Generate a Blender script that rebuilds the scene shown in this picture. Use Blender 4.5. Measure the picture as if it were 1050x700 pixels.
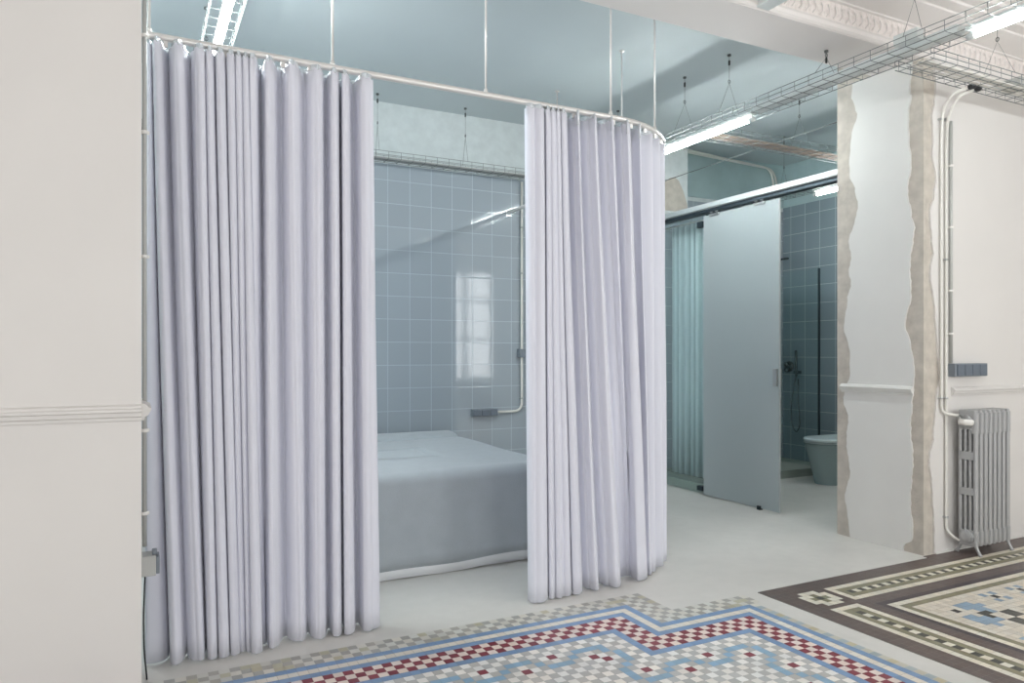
import bpy, bmesh, math, random
from mathutils import Vector
random.seed(7)
sc = bpy.context.scene
for o in list(bpy.data.objects): bpy.data.objects.remove(o)
C = sc.collection

# ------------------------------------------------------------------ camera, world, light, exposure
F = 751.0; CX = 525.0; HY = 362.0; H = 1.2
ANG = math.atan2(1465, 751); CA, SA = math.cos(ANG), math.sin(ANG)
cam_d = bpy.data.cameras.new('camera'); cam = bpy.data.objects.new('camera', cam_d); C.objects.link(cam)
cam.location = (0, 0, H); cam.rotation_euler = (math.pi/2, 0, ANG - math.pi/2)
cam_d.sensor_width = 36; cam_d.lens = F/1050*36; cam_d.shift_y = (HY-350)/1050
cam_d.clip_start = 0.02
sc.camera = cam
w = bpy.data.worlds.new('world'); sc.world = w; w.use_nodes = True
w.node_tree.nodes['Background'].inputs[0].default_value = (0.85, 0.92, 1.0, 1)
w.node_tree.nodes['Background'].inputs[1].default_value = 1.0
sc.view_settings.view_transform = 'Standard'; sc.view_settings.look = 'None'
sc.view_settings.gamma = 1; sc.view_settings.use_curve_mapping = False
sc.view_settings.exposure = 0.25
sc.cycles.use_denoising = True
sc.cycles.max_bounces = 10; sc.cycles.diffuse_bounces = 6; sc.cycles.glossy_bounces = 5
sc.cycles.transmission_bounces = 8; sc.cycles.transparent_max_bounces = 12
sc.cycles.sample_clamp_indirect = 6
DAY = 82.0      # daylight through each window of the front room
DAYCOL = (1.0, 0.99, 0.99)
TUBE = 105.0      # emission of fluorescent tubes
WINS = [(-2.3, -1.0), (0.3, 1.6), (2.9, 4.2), (5.6, 6.95)]   # x ranges of windows in the wall behind the camera
WZ0, WZ1, WY = 0.62, 2.98, -3.0
def area(name, loc, rot, sx, sy, power, col):
    l = bpy.data.lights.new(name, 'AREA'); l.shape = 'RECTANGLE'; l.size = sx; l.size_y = sy
    l.energy = power; l.color = col
    o = bpy.data.objects.new(name, l); C.objects.link(o); o.location = loc; o.rotation_euler = rot
    return o
for k, (a, b) in enumerate(WINS):
    area('window_daylight', ((a+b)/2, WY-0.45, (WZ0+WZ1)/2), (math.pi/2, 0, 0), b-a+.3, WZ1-WZ0+.3, DAY*(.6, .85, 1.1, 1.3)[k], DAYCOL)
# unseen lamps at solid walls: front room left end; bedroom fill added for brightness
area('window_daylight', (-2.85, 0.2, 1.8), (0, -math.pi/2, 0), 2.2, 1.6, 25, DAYCOL)
area('bedroom_window_daylight', (-.43, 4.3, 1.7), (0, -math.pi/2, 0), 1.6, 1.3, 22, (.88, .96, 1.0))

# ------------------------------------------------------------------ helpers
def fl(x, y, z=0.0):
    dx = (x-CX)/F; d = F*(H-z)/(y-HY)
    return d*(CA+dx*SA), d*(SA-dx*CA)
def pxx(X, Y):
    return CX+F*(X*SA-Y*CA)/(X*CA+Y*SA)
def tag(o, label=None, cat=None, group=None, kind=None):
    if label: o['label'] = label
    if cat: o['category'] = cat
    if group: o['group'] = group
    if kind: o['kind'] = kind
    return o
def wloc(o):
    v = Vector((0, 0, 0))
    while o is not None: v += o.location; o = o.parent
    return v
def thing(name, loc, label, cat, group=None):
    o = bpy.data.objects.new(name, None); C.objects.link(o); o.location = loc; o.empty_display_size = .05
    return tag(o, label, cat, group)
def copy_tree(o, parent=None):
    c = o.copy(); C.objects.link(c)
    if parent is not None: c.parent = parent
    for ch in [x for x in bpy.data.objects if x.parent is o]: copy_tree(ch, c)
    return c
class MB:
    def __init__(s): s.v = []; s.f = []; s.m = []; s.sm = []; s.cur = 0
    def add(s, vs, fs, smooth=False, mi=None):
        b = len(s.v); s.v += [tuple(p) for p in vs]
        for f in fs: s.f.append([i+b for i in f]); s.m.append(s.cur if mi is None else mi); s.sm.append(smooth)
    def box(s, x0, x1, y0, y1, z0, z1, mi=None):
        s.add([(x0,y0,z0),(x1,y0,z0),(x1,y1,z0),(x0,y1,z0),(x0,y0,z1),(x1,y0,z1),(x1,y1,z1),(x0,y1,z1)],
              [(0,3,2,1),(4,5,6,7),(0,1,5,4),(1,2,6,5),(2,3,7,6),(3,0,4,7)], mi=mi)
    def tube(s, pts, r, n=8, caps=True, smooth=True, mi=None):
        pts = [Vector(p) for p in pts]; rings = []; up = None
        rr = r if isinstance(r, (list, tuple)) else [r]*len(pts)
        for i, p in enumerate(pts):
            t = (pts[min(i+1, len(pts)-1)]-pts[max(i-1, 0)]).normalized()
            if up is None: up = Vector((0,0,1)) if abs(t.z) < .9 else Vector((1,0,0))
            a = t.cross(up).normalized(); up = a.cross(t).normalized()
            rings.append([p+(a*math.cos(2*math.pi*k/n)+up*math.sin(2*math.pi*k/n))*rr[i] for k in range(n)])
        vs = [q for ring in rings for q in ring]; fs = []
        for i in range(len(pts)-1):
            for k in range(n):
                fs.append((i*n+k, i*n+(k+1)%n, (i+1)*n+(k+1)%n, (i+1)*n+k))
        if caps:
            fs.append(tuple(range(n))[::-1]); fs.append(tuple((len(pts)-1)*n+k for k in range(n)))
        s.add(vs, fs, smooth, mi)
    def lathe(s, c, prof, axis='z', n=24, smooth=True, mi=None):   # prof: (radius, along)
        vs = []
        for r, h in prof:
            for k in range(n):
                a = 2*math.pi*k/n; u, v = r*math.cos(a), r*math.sin(a)
                vs.append({'z': (c[0]+u, c[1]+v, c[2]+h), 'x': (c[0]+h, c[1]+u, c[2]+v), 'y': (c[0]+v, c[1]+h, c[2]+u)}[axis])
        fs = [(i*n+k, i*n+(k+1)%n, (i+1)*n+(k+1)%n, (i+1)*n+k) for i in range(len(prof)-1) for k in range(n)]
        fs.append(tuple(range(n))[::-1]); fs.append(tuple((len(prof)-1)*n+k for k in range(n)))
        s.add(vs, fs, smooth, mi)
    def extrude(s, prof, axis, a, b, smooth=False, mi=None):   # prof in the plane across axis, extruded a..b
        n = len(prof)
        P = (lambda p, t: (t, p[0], p[1])) if axis == 'x' else (lambda p, t: (p[0], t, p[1])) if axis == 'y' else (lambda p, t: (p[0], p[1], t))
        vs = [P(p, a) for p in prof]+[P(p, b) for p in prof]
        fs = [(i, (i+1)%n, n+(i+1)%n, n+i) for i in range(n)]+[tuple(range(n))[::-1], tuple(range(n, 2*n))]
        s.add(vs, fs, smooth, mi)
    def grid(s, rows, smooth=True, mi=None):
        n = len(rows[0]); vs = [p for r in rows for p in r]
        s.add(vs, [(i*n+k, i*n+k+1, (i+1)*n+k+1, (i+1)*n+k) for i in range(len(rows)-1) for k in range(n-1)], smooth, mi)
    def build(s, name, mats, parent=None, bevel=0, fix=True, solid=0, origin=None):
        me = bpy.data.meshes.new(name)
        if parent is not None: off = wloc(parent)
        elif origin is not None: off = Vector(origin)
        else:
            xs, ys, zs = zip(*s.v); off = Vector(((min(xs)+max(xs))/2, (min(ys)+max(ys))/2, min(zs)))
        me.from_pydata([(x-off.x, y-off.y, z-off.z) for x, y, z in s.v], [], s.f)
        for m in (mats if isinstance(mats, (list, tuple)) else [mats]): me.materials.append(m)
        me.polygons.foreach_set('material_index', s.m); me.polygons.foreach_set('use_smooth', s.sm)
        if fix:
            bm = bmesh.new(); bm.from_mesh(me); bmesh.ops.recalc_face_normals(bm, faces=bm.faces); bm.to_mesh(me); bm.free()
        me.update()
        o = bpy.data.objects.new(name, me); C.objects.link(o)
        if parent is not None: o.parent = parent
        else: o.location = off
        if solid:
            m = o.modifiers.new('thickness', 'SOLIDIFY'); m.thickness = solid; m.offset = 0
        if bevel:
            m = o.modifiers.new('bevel', 'BEVEL'); m.width = bevel; m.segments = 2; m.limit_method = 'ANGLE'; m.angle_limit = .7
        return o
def struct(mb, name, mats, label=None, **k):
    return tag(mb.build(name, mats, **k), label, None, None, 'structure')
def bend(pts, r, n=6):     # round the corners of a polyline
    pts = [Vector(p) for p in pts]; out = [pts[0]]
    for i in range(1, len(pts)-1):
        a, b, c = pts[i-1], pts[i], pts[i+1]
        d1 = (a-b); d2 = (c-b); k = min(r, d1.length*.49, d2.length*.49)
        p, q = b+d1.normalized()*k, b+d2.normalized()*k
        for j in range(n+1):
            t = j/n; out.append(p*(1-t)**2+b*2*t*(1-t)+q*t*t)
    return out+[pts[-1]]

# ------------------------------------------------------------------ materials
def lin(c): return tuple((x/255/12.92 if x/255 <= .04045 else ((x/255+.055)/1.055)**2.4) for x in c)
class NT:
    def __init__(s, name):
        s.m = bpy.data.materials.new(name); s.m.use_nodes = True; s.t = s.m.node_tree; s.b = s.t.nodes['Principled BSDF']
    def n(s, typ, **k):
        x = s.t.nodes.new(typ)
        for a, v in k.items(): setattr(x, a, v)
        return x
    def l(s, a, b): s.t.links.new(a, b)
    def math(s, op, a, b=None):
        x = s.n('ShaderNodeMath', operation=op)
        for i, v in enumerate((a, b)):
            if v is None: continue
            if isinstance(v, (int, float)): x.inputs[i].default_value = v
            else: s.l(v, x.inputs[i])
        return x.outputs[0]
    def noise(s, scale, detail=4, vec=None, rough=.5):
        x = s.n('ShaderNodeTexNoise'); x.inputs['Scale'].default_value = scale; x.inputs['Detail'].default_value = detail
        x.inputs['Roughness'].default_value = rough
        s.l(vec if vec is not None else s.geo(), x.inputs['Vector']); return x.outputs['Fac']
    def geo(s): return s.n('ShaderNodeNewGeometry').outputs['Position']
    def mixc(s, fac, a, b):
        x = s.n('ShaderNodeMix', data_type='RGBA')
        if isinstance(fac, (int, float)): x.inputs[0].default_value = fac
        else: s.l(fac, x.inputs[0])
        for i, v in ((6, a), (7, b)):
            if isinstance(v, tuple): x.inputs[i].default_value = (*v, 1) if len(v) == 3 else v
            else: s.l(v, x.inputs[i])
        return x.outputs[2]
    def ramp(s, fac, p0, p1):
        x = s.n('ShaderNodeMapRange'); x.inputs[1].default_value = p0; x.inputs[2].default_value = p1; s.l(fac, x.inputs[0]); return x.outputs[0]
    def bump(s, h, strength=.3, dist=.01):
        x = s.n('ShaderNodeBump'); x.inputs['Strength'].default_value = strength; x.inputs['Distance'].default_value = dist
        s.l(h, x.inputs['Height']); s.l(x.outputs[0], s.b.inputs['Normal']); return x
def mat(name, col, rough=.5, metal=0.0, var=0.0, scale=8, bump=0, bscale=40, spec=.5, sheen=0):
    t = NT(name); c = lin(col)
    t.b.inputs['Roughness'].default_value = rough; t.b.inputs['Metallic'].default_value = metal
    t.b.inputs['Specular IOR Level'].default_value = spec
    if sheen: t.b.inputs['Sheen Weight'].default_value = sheen
    if var:
        f = t.ramp(t.noise(scale), .3, .7)
        t.l(t.mixc(f, tuple(x*(1-var) for x in c), tuple(min(1, x*(1+var)) for x in c)), t.b.inputs['Base Color'])
    else: t.b.inputs['Base Color'].default_value = (*c, 1)
    if bump: t.bump(t.noise(bscale, 5), bump, .004)
    return t.m
M = {}
M['white_paint'] = mat('white_paint', (217, 214, 211), .6, var=.015, scale=3, bump=.05, bscale=25)
M['pillar_plaster'] = mat('pillar_plaster', (218, 217, 213), .6, var=.02, scale=4, bump=.06, bscale=25)
M['ceiling_white'] = mat('ceiling_white', (226, 221, 218), .7, var=.01, scale=2)
M['blue_ceiling'] = mat('blue_ceiling', (190, 199, 201), .55, var=.03, scale=1.2, bump=.08, bscale=6)
M['upper_wall'] = mat('upper_wall', (205, 212, 212), .75, var=.06, scale=14, bump=.4, bscale=30)
M['bath_wall'] = mat('bath_wall', (165, 186, 188), .75, var=.06, scale=5, bump=.3, bscale=20)  # upper wall paint with the bathroom's dimmer light put into the colour
M['raw_plaster'] = mat('raw_plaster', (190, 183, 173), .9, var=.12, scale=16, bump=.5, bscale=60)
M['steel'] = mat('steel', (190, 192, 192), .3, 1.0)
M['zinc_wire'] = mat('zinc_wire', (125, 130, 130), .5, .35)
M['dark_steel'] = mat('dark_steel', (95, 98, 98), .5, .3)
M['alu'] = mat('aluminium', (190, 196, 197), .5, .4)
M['dark_track'] = mat('dark_track', (55, 66, 72), .4, .6)
M['black'] = mat('black_plastic', (35, 36, 38), .5)
M['conduit_white'] = mat('white_conduit', (222, 220, 214), .4)
M['conduit_grey'] = mat('grey_conduit', (182, 183, 180), .45)
M['socket_grey'] = mat('grey_socket_plastic', (122, 130, 138), .4)
M['socket_face'] = mat('grey_socket_face', (98, 108, 120), .35)
M['rail_white'] = mat('rail_white', (224, 221, 218), .3, .3)
M['trunk'] = mat('light_housing', (215, 220, 219), .4, .2)
M['radiator'] = mat('radiator_paint', (176, 177, 178), .34, .35, var=.02)
M['valve'] = mat('valve_white', (238, 236, 232), .4)
M['coverlet'] = mat('coverlet', (172, 179, 184), .95, var=.035, scale=10, bump=.3, bscale=260, sheen=.3)
M['sheet'] = mat('white_sheet', (242, 244, 246), .8)
M['chrome'] = mat('chrome', (120, 128, 130), .2, 1.0)
M['toilet'] = mat('toilet_ceramic', (150, 168, 170), .25)
M['toilet_lid'] = mat('toilet_lid', (205, 218, 220), .25)
M['bath_curtain'] = mat('shower_curtain_cloth', (205, 216, 218), .8)
M['curb'] = mat('curb_stone', (150, 158, 150), .6, var=.05)
def emis(name, col, st):
    t = NT(name); t.b.inputs['Base Color'].default_value = (.9, .9, .9, 1)
    t.b.inputs['Emission Color'].default_value = (*col, 1); t.b.inputs['Emission Strength'].default_value = st; return t.m
M['tube'] = emis('fluorescent_tube', (.94, 1.0, 1.0), TUBE)
def cloth(name, col):
    t = NT(name); c = lin(col)
    t.b.inputs['Roughness'].default_value = .75; t.b.inputs['Sheen Weight'].default_value = .25
    t.b.inputs['Base Color'].default_value = (*c, 1); t.b.inputs['Specular IOR Level'].default_value = .25
    return t.m
M['curtain'] = cloth('lavender_curtain_cloth', (219, 220, 230))
M['lining'] = mat('silver_lining', (235, 240, 245), .25, .3)
# microcement
t = NT('microcement'); n1 = t.noise(1.6, 6, rough=.6); n2 = t.noise(14, 5)
c = t.mixc(t.ramp(n1, .3, .7), lin((201, 199, 194)), lin((215, 213, 208)))
t.l(t.mixc(t.math('MULTIPLY', t.ramp(n2, .4, .8), .25), c, lin((190, 190, 184))), t.b.inputs['Base Color'])
t.b.inputs['Roughness'].default_value = .42; t.bump(n2, .04, .004); M['cement'] = t.m
# glazed square wall tiles; axis = which world axis runs along the wall
def tiles(name, axis, origin, zo, col, pitch=.1858):
    t = NT(name); sep = t.n('ShaderNodeSeparateXYZ'); t.l(t.geo(), sep.inputs[0])
    u = t.math('DIVIDE', t.math('SUBTRACT', sep.outputs[axis], origin), pitch)
    v = t.math('DIVIDE', t.math('SUBTRACT', sep.outputs[2], zo), pitch)
    g = []
    for q in (u, v):
        f = t.math('FRACT', q); g.append(t.math('MINIMUM', f, t.math('SUBTRACT', 1.0, f)))
    d = t.math('MINIMUM', g[0], g[1])
    grout = t.math('LESS_THAN', d, .011)
    comb = t.n('ShaderNodeCombineXYZ'); t.l(t.math('FLOOR', u), comb.inputs[0]); t.l(t.math('FLOOR', v), comb.inputs[1])
    wn = t.n('ShaderNodeTexWhiteNoise'); t.l(comb.outputs[0], wn.inputs[0])
    c = lin(col)
    tc = t.mixc(wn.outputs['Value'], tuple(x*.97 for x in c), tuple(x*1.03 for x in c))
    t.l(t.mixc(grout, tc, lin((186, 198, 204))), t.b.inputs['Base Color'])
    t.l(t.math('ADD', t.math('MULTIPLY', grout, .5), .06), t.b.inputs['Roughness'])
    # pillowed glaze: edges, gentle waves, and each tile set at its own slight tilt
    h = t.math('MULTIPLY', t.ramp(d, 0, .05), .25)
    wav = t.noise(7, 1)
    sp = t.n('ShaderNodeSeparateColor'); t.l(wn.outputs['Color'], sp.inputs[0])
    fu = t.math('MULTIPLY', t.math('SUBTRACT', sp.outputs[0], .5), t.math('FRACT', u))
    fv = t.math('MULTIPLY', t.math('SUBTRACT', sp.outputs[1], .5), t.math('FRACT', v))
    hh = t.math('ADD', t.math('ADD', h, t.math('MULTIPLY', wav, .5)), t.math('MULTIPLY', t.math('ADD', fu, fv), .12))
    t.bump(hh, 1.0, .00055)
    return t.m
M['tile_bed'] = tiles('blue_grey_glazed_tile', 0, 1.796, .7316, (160, 169, 176))
M['tile_bath'] = tiles('blue_glazed_tile', 1, 5.4, .7316-.13, (134, 148, 155))
# glass
def glass(name, tint, rough=0.0):
    t = NT(name); t.b.inputs['Base Color'].default_value = (*tint, 1); t.b.inputs['Roughness'].default_value = rough
    t.b.inputs['Transmission Weight'].default_value = 1.0; t.b.inputs['IOR'].default_value = 1.45
    # thin pane: straight-through glass so light passes
    out = t.t.nodes['Material Output']
    tr = t.n('ShaderNodeBsdfTransparent'); tr.inputs[0].default_value = (*tint, 1)
    gl = t.n('ShaderNodeBsdfGlossy'); gl.inputs['Roughness'].default_value = .02
    fr = t.n('ShaderNodeFresnel'); bf = t.n('ShaderNodeNewGeometry').outputs['Backfacing']; t.l(t.math('SUBTRACT', 1.45, t.math('MULTIPLY', bf, 1.45-1/1.45)), fr.inputs[0])
    mx = t.n('ShaderNodeMixShader'); t.l(fr.outputs[0], mx.inputs[0]); t.l(tr.outputs[0], mx.inputs[1]); t.l(gl.outputs[0], mx.inputs[2])
    t.l(mx.outputs[0], out.inputs['Surface']); return t.m
M['glass'] = glass('clear_green_glass', (.94, .98, .98))
M['window_glass'] = glass('window_glass', (.97, .98, .98))
t = NT('frosted_glass'); out = t.t.nodes['Material Output']
t.b.inputs['Base Color'].default_value = (*lin((190, 197, 199)), 1); t.b.inputs['Roughness'].default_value = .35
tl = t.n('ShaderNodeBsdfTranslucent'); tl.inputs[0].default_value = (*lin((190, 208, 210)), 1)
mx = t.n('ShaderNodeMixShader'); mx.inputs[0].default_value = .35
t.l(t.b.outputs[0], mx.inputs[1]); t.l(tl.outputs[0], mx.inputs[2]); t.l(mx.outputs[0], out.inputs['Surface']); M['frosted'] = t.m
# crown frieze: ornamented plaster relief
t = NT('frieze_plaster'); t.b.inputs['Base Color'].default_value = (*lin((234, 226, 222)), 1); t.b.inputs['Roughness'].default_value = .7
vo = t.n('ShaderNodeTexVoronoi'); vo.inputs['Scale'].default_value = 28; t.l(t.geo(), vo.inputs['Vector'])
t.bump(t.math('ADD', vo.outputs['Distance'], t.math('MULTIPLY', t.noise(60, 3), .8)), 1.0, .012); M['frieze'] = t.m
# mosaic tesserae, tone per tile in a colour attribute
t = NT('mosaic_tesserae'); at = t.n('ShaderNodeAttribute'); at.attribute_name = 'tone'
f = t.ramp(t.noise(90, 3), .35, .75)
mm = t.n('ShaderNodeMix', data_type='RGBA'); mm.blend_type = 'MULTIPLY'; mm.inputs[0].default_value = .12
t.l(at.outputs['Color'], mm.inputs[6]); cc = t.mixc(f, (1, 1, 1), (.6, .6, .6)); t.l(cc, mm.inputs[7]); t.l(mm.outputs[2], t.b.inputs['Base Color'])
t.b.inputs['Roughness'].default_value = .38; M['mosaic'] = t.m
M['grout'] = mat('mosaic_grout', (150, 148, 142), .9)

# ------------------------------------------------------------------ room shell
Z2 = 3.21      # blue ceiling of the sleeping area
ZF = 3.20      # white ceiling of the front room
b = MB(); b.box(-3.2, 8.2, -3.2, 6.0, -.1, 0); struct(b, 'floor', M['cement'], 'pale grey microcement floor')
b = MB(); b.box(-.55, 6.35, 3.08, 5.85, Z2, Z2+.1); struct(b, 'ceiling', M['blue_ceiling'], 'grey blue painted ceiling of the sleeping area')
b = MB(); b.box(-3.2, 8.2, -3.2, 2.9, ZF, ZF+.1); struct(b, 'ceiling', M['ceiling_white'], 'white ceiling of the front room')
b = MB(); b.box(-3.2, 8.2, 2.75, 3.08, 2.95, ZF+.1); struct(b, 'ceiling_beam', M['ceiling_white'], 'wide white beam over the opening')
b = MB(); b.box(-3.2, .015, 2.75, 3.08, 0, 2.95); struct(b, 'wall_left', M['white_paint'], 'white wall at the left edge of the photo')
b = MB(); b.box(-.55, -.45, 3.08, 5.85, 0, Z2); struct(b, 'wall_bedroom_left', M['upper_wall'])
b = MB(); b.box(-.55, 6.35, 5.69, 5.85, 0, 2.72, 0); b.box(-.55, 6.35, 5.69, 5.85, 2.72, Z2, 1)
wb = struct(b, 'wall_back', [M['tile_bed'], M['upper_wall']], 'back wall with square blue grey glazed tiles')
b = MB(); b.box(6.2, 6.35, 3.35, 5.69, 0, 2.76, 0); b.box(6.2, 6.35, 3.35, 5.69, 2.76, Z2, 1)
struct(b, 'wall_bathroom', [M['tile_bath'], M['bath_wall']], 'blue tiled end wall of the bathroom')
b = MB(); b.box(4.265, 6.2, 5.68, 5.69, 2.76, Z2); struct(b, 'wall_bathroom_upper', M['bath_wall'])
# raw pier patch above the partition
b = MB(); b.box(4.0, 4.72, 5.5, 5.68, 2.5, Z2); struct(b, 'wall_pier', M['upper_wall'])
b = MB(); pr = [(4.1, 2.55)]
for k in range(13):
    x = 4.1+.60*k/12; pr.append((x, 2.86+.06*math.sin(k*.8)-.22*max(0, (k-7)/5)**2))
pr.append((4.705, 2.55)); b.extrude(pr, 'y', 5.485, 5.5); struct(b, 'wall_pier_patch', M['raw_plaster'])
# concrete core of the dividing wall and its white plaster skins
b = MB(); b.box(4.15, 8.2, 2.75, 3.35, 0, 2.95); b.box(4.15, 6.35, 3.08, 3.35, 2.95, Z2)
struct(b, 'wall_right', M['raw_plaster'], 'raw grey plaster edge of the dividing wall')
def plane_pt(px, py, X=None, Y=None):
    dx = (px-CX)/F; ax, ay = CA+dx*SA, SA-dx*CA
    d = X/ax if X is not None else Y/ay
    return (ax*d, ay*d, H+(HY-py)/F*d)
LE = [(873,100),(877,110),(879,118),(873,140),(871,168),(871.5,180),(877,195),(880,212),(876,230),(870.4,245),(873,266),(870,279),(873,288),(869,308),(865.5,335),(871.6,361),(871.6,386),(866,400),(865,413),(870,426),(868,451),(871.7,485),(866.5,508),(870,535),(872,552)]
RE = [(934,96),(931,120),(931.6,140),(934,168),(930,196),(934,220),(937,232),(932.5,274),(933.7,303),(927.6,332),(933.7,356),(937,376),(936.8,390),(935,413),(933,439),(935.7,469),(933,516),(935.7,544),(935,553),(926,560)]
FE = [(959,100),(956,120),(957,140),(956,160),(960,180),(958,200),(953.6,218),(955.5,245),(957,259),(954,279),(959,322),(961,352),(963.6,386),(959.7,413),(957,451),(953,469),(956,503),(958,541),(958,562)]
def edge(lst, co, X=None, Y=None):     # -> function height -> coordinate along the wall
    pts = sorted([(p[2], p[co]) for p in (plane_pt(a, c_, X, Y) for a, c_ in lst)])
    def f(z):
        if z <= pts[0][0]: return pts[0][1]
        if z >= pts[-1][0]: return pts[-1][1]+.008*math.sin(z*23)
        for (z0, y0), (z1, y1) in zip(pts, pts[1:]):
            if z0 <= z <= z1:
                t = (z-z0)/(z1-z0); t = t*t*(3-2*t)
                return y0+(y1-y0)*t+.0022*math.sin(z*57)+.0018*math.sin(z*141)
    return f
def slab(fa, fb, axis, face, th, z0, z1, n, name, m, label):
    b = MB(); A = []; B = []; A2 = []; B2 = []
    for k in range(n+1):
        z = z0+(z1-z0)*k/n; a, c_ = fa(z), fb(z)
        P = (lambda t, d: (face-d, t, z)) if axis == 'y' else (lambda t, d: (t, face-d, z))
        A.append(P(a, th)); B.append(P(c_, th)); A2.append(P(a, 0)); B2.append(P(c_, 0))
    b.grid([A2, A, B, B2, A2], smooth=False)
    b.add([A[0], B[0], B2[0], A2[0]], [(0, 1, 2, 3)]); b.add([A[-1], B[-1], B2[-1], A2[-1]], [(0, 1, 2, 3)])
    return struct(b, name, m, label)
fL = edge(LE, 1, X=4.14); fR = edge(RE, 1, X=4.14); fF = edge(FE, 0, Y=2.74)
slab(fR, fL, 'y', 4.15, .012, .0, 2.95, 130, 'wall_right_plaster', M['pillar_plaster'], 'white plaster on the end of the dividing wall with ragged edges')
slab(fF, lambda z: 8.1, 'x', 2.75, .012, .0, 2.95, 130, 'wall_right_plaster', M['white_paint'], 'white plastered wall behind the radiator')
# room behind the camera (seen in reflections), with tall windows
b = MB(); xs = [-3.2]+[v for w_ in WINS for v in w_]+[8.2]
for k in range(0, len(xs), 2): b.box(xs[k], xs[k+1], WY-.2, WY, 0, ZF)
for a, c_ in WINS: b.box(a, c_, WY-.2, WY, 0, WZ0); b.box(a, c_, WY-.2, WY, WZ1, ZF)
struct(b, 'wall_front', M['white_paint'])
b = MB(); b.box(-3.2, -3.1, -3.0, 2.75, 0, ZF); struct(b, 'wall_far_left', M['white_paint'])
b = MB(); b.box(8.1, 8.2, -3.0, 2.75, 0, ZF); struct(b, 'wall_far_right', M['white_paint'])
for k, (a, c_) in enumerate(WINS):
    b = MB(); y0, y1 = WY-.14, WY-.08; m_ = (a+c_)/2
    b.box(a, a+.06, y0, y1, WZ0, WZ1); b.box(c_-.06, c_, y0, y1, WZ0, WZ1); b.box(m_-.05, m_+.05, y0, y1, WZ0, WZ1)
    for z in (WZ0, WZ0+.85, WZ0+1.7, WZ1-.06): b.box(a, c_, y0, y1, z, z+.05)
    f_ = struct(b, 'window_%d' % (k+1), M['white_paint'])
    g = MB(); g.box(a, c_, WY-.115, WY-.11, WZ0, WZ1); g.build('pane', M['window_glass'], f_)
# crown moulding on the beam face
prof = [(2.75, 2.951), (2.742, 2.955), (2.735, 2.968), (2.735, 2.985), (2.728, 2.99)]
low = prof+[(2.76, 3.0), (2.76, 2.951)]
b = MB()
full = [(2.752, 2.951), (2.742, 2.955), (2.732, 2.966), (2.732, 2.986), (2.724, 2.992), (2.702, 3.076), (2.69, 3.08), (2.688, 3.088), (2.60, 3.115), (2.56, 3.13), (2.555, 3.14), (2.50, 3.15), (2.495, 3.162), (2.44, 3.172), (2.43, 3.188), (2.40, 3.199), (2.76, 3.199)]
b.extrude(full, 'x', -3.1, 8.1)
for k, p in enumerate(b.m):
    if k == 4: b.m[k] = 1
struct(b, 'trim_1', [M['ceiling_white'], M['frieze']], 'ornamented plaster cornice on the beam')
# raised ornaments of the frieze
b = MB()
k = 0; x = 1.6
while x < 8:
    for (u_, r_) in ((.25, .007), (.7, .009)):
        yy = 2.724-.022*u_; zz = 2.992+.084*u_
        xo = x+(.02 if u_ > .5 else 0)
        vs = []; n_ = 7
        b.lathe((xo, yy+.004, zz), [(.001, -r_*.7), (r_*.6, -r_*.4), (r_*.7, 0), (r_*.6, r_*.4), (.001, r_*.7)], 'x', 7)
    b.tube([(x+.02, 2.722, 3.0), (x+.035, 2.712, 3.02), (x+.028, 2.706, 3.04), (x+.012, 2.70, 3.056)], .0025, 5)
    x += .052
struct(b, 'trim_2', M['ceiling_white'], 'leafy relief ornament of the cornice')
# dado rails
def dado(name, x0, x1, face, label, z1=1.03):
    b = MB(); q = [(0, 0), (.010, .002), (.012, .012), (.020, .016), (.022, .028), (.030, .032), (.030, .040), (.020, .044), (.018, .050), (.008, .054), (0, .056)]
    b.extrude([(face+.002-d, z1-.056+z) for d, z in q], 'x', x0, x1); return struct(b, name, M['white_paint'], label)
dado('trim_3', -3.1, .015, 2.75, 'white moulded dado rail on the left wall')
b = MB(); q = [(0, 0), (.010, .002), (.012, .012), (.022, .018), (.030, .034), (.032, .040), (.022, .044), (.018, .052), (.008, .056), (0, .057)]
dd = 1.03-.056
b.extrude([(.013+d, dd+z) for d, z in q], 'y', 2.75, 3.08); struct(b, 'trim_4', M['white_paint'], 'dado rail returning round the end of the left wall')
x0 = plane_pt(975, 388, Y=2.738)[0]
dado('trim_5', x0, 8.1, 2.738, 'white dado rail on the wall above the radiator', .995)
b = MB(); y0 = plane_pt(937, 397, X=4.138)[1]; y1 = plane_pt(863.5, 395, X=4.138)[1]
b.extrude([(4.14-d, .945+z) for d, z in q], 'y', y0, y1); struct(b, 'trim_6', M['pillar_plaster'], 'dado rail fragment on the end of the dividing wall')
# small skirting line of wall_right
b = MB(); b.box(fF(0.05), 8.1, 2.728, 2.739, 0, .012); struct(b, 'baseboard_right', M['pillar_plaster'])
# white boxed duct meeting the beam, top of the frame
o = MB(); o.box(2.80, 2.885, 1.0, 2.75, 2.955, 3.02); d_ = o.build('lighting_duct', M['trunk'], bevel=.003)
tag(d_, 'white rectangular duct under the ceiling at the top of the frame, ending at the beam', 'duct')

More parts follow.
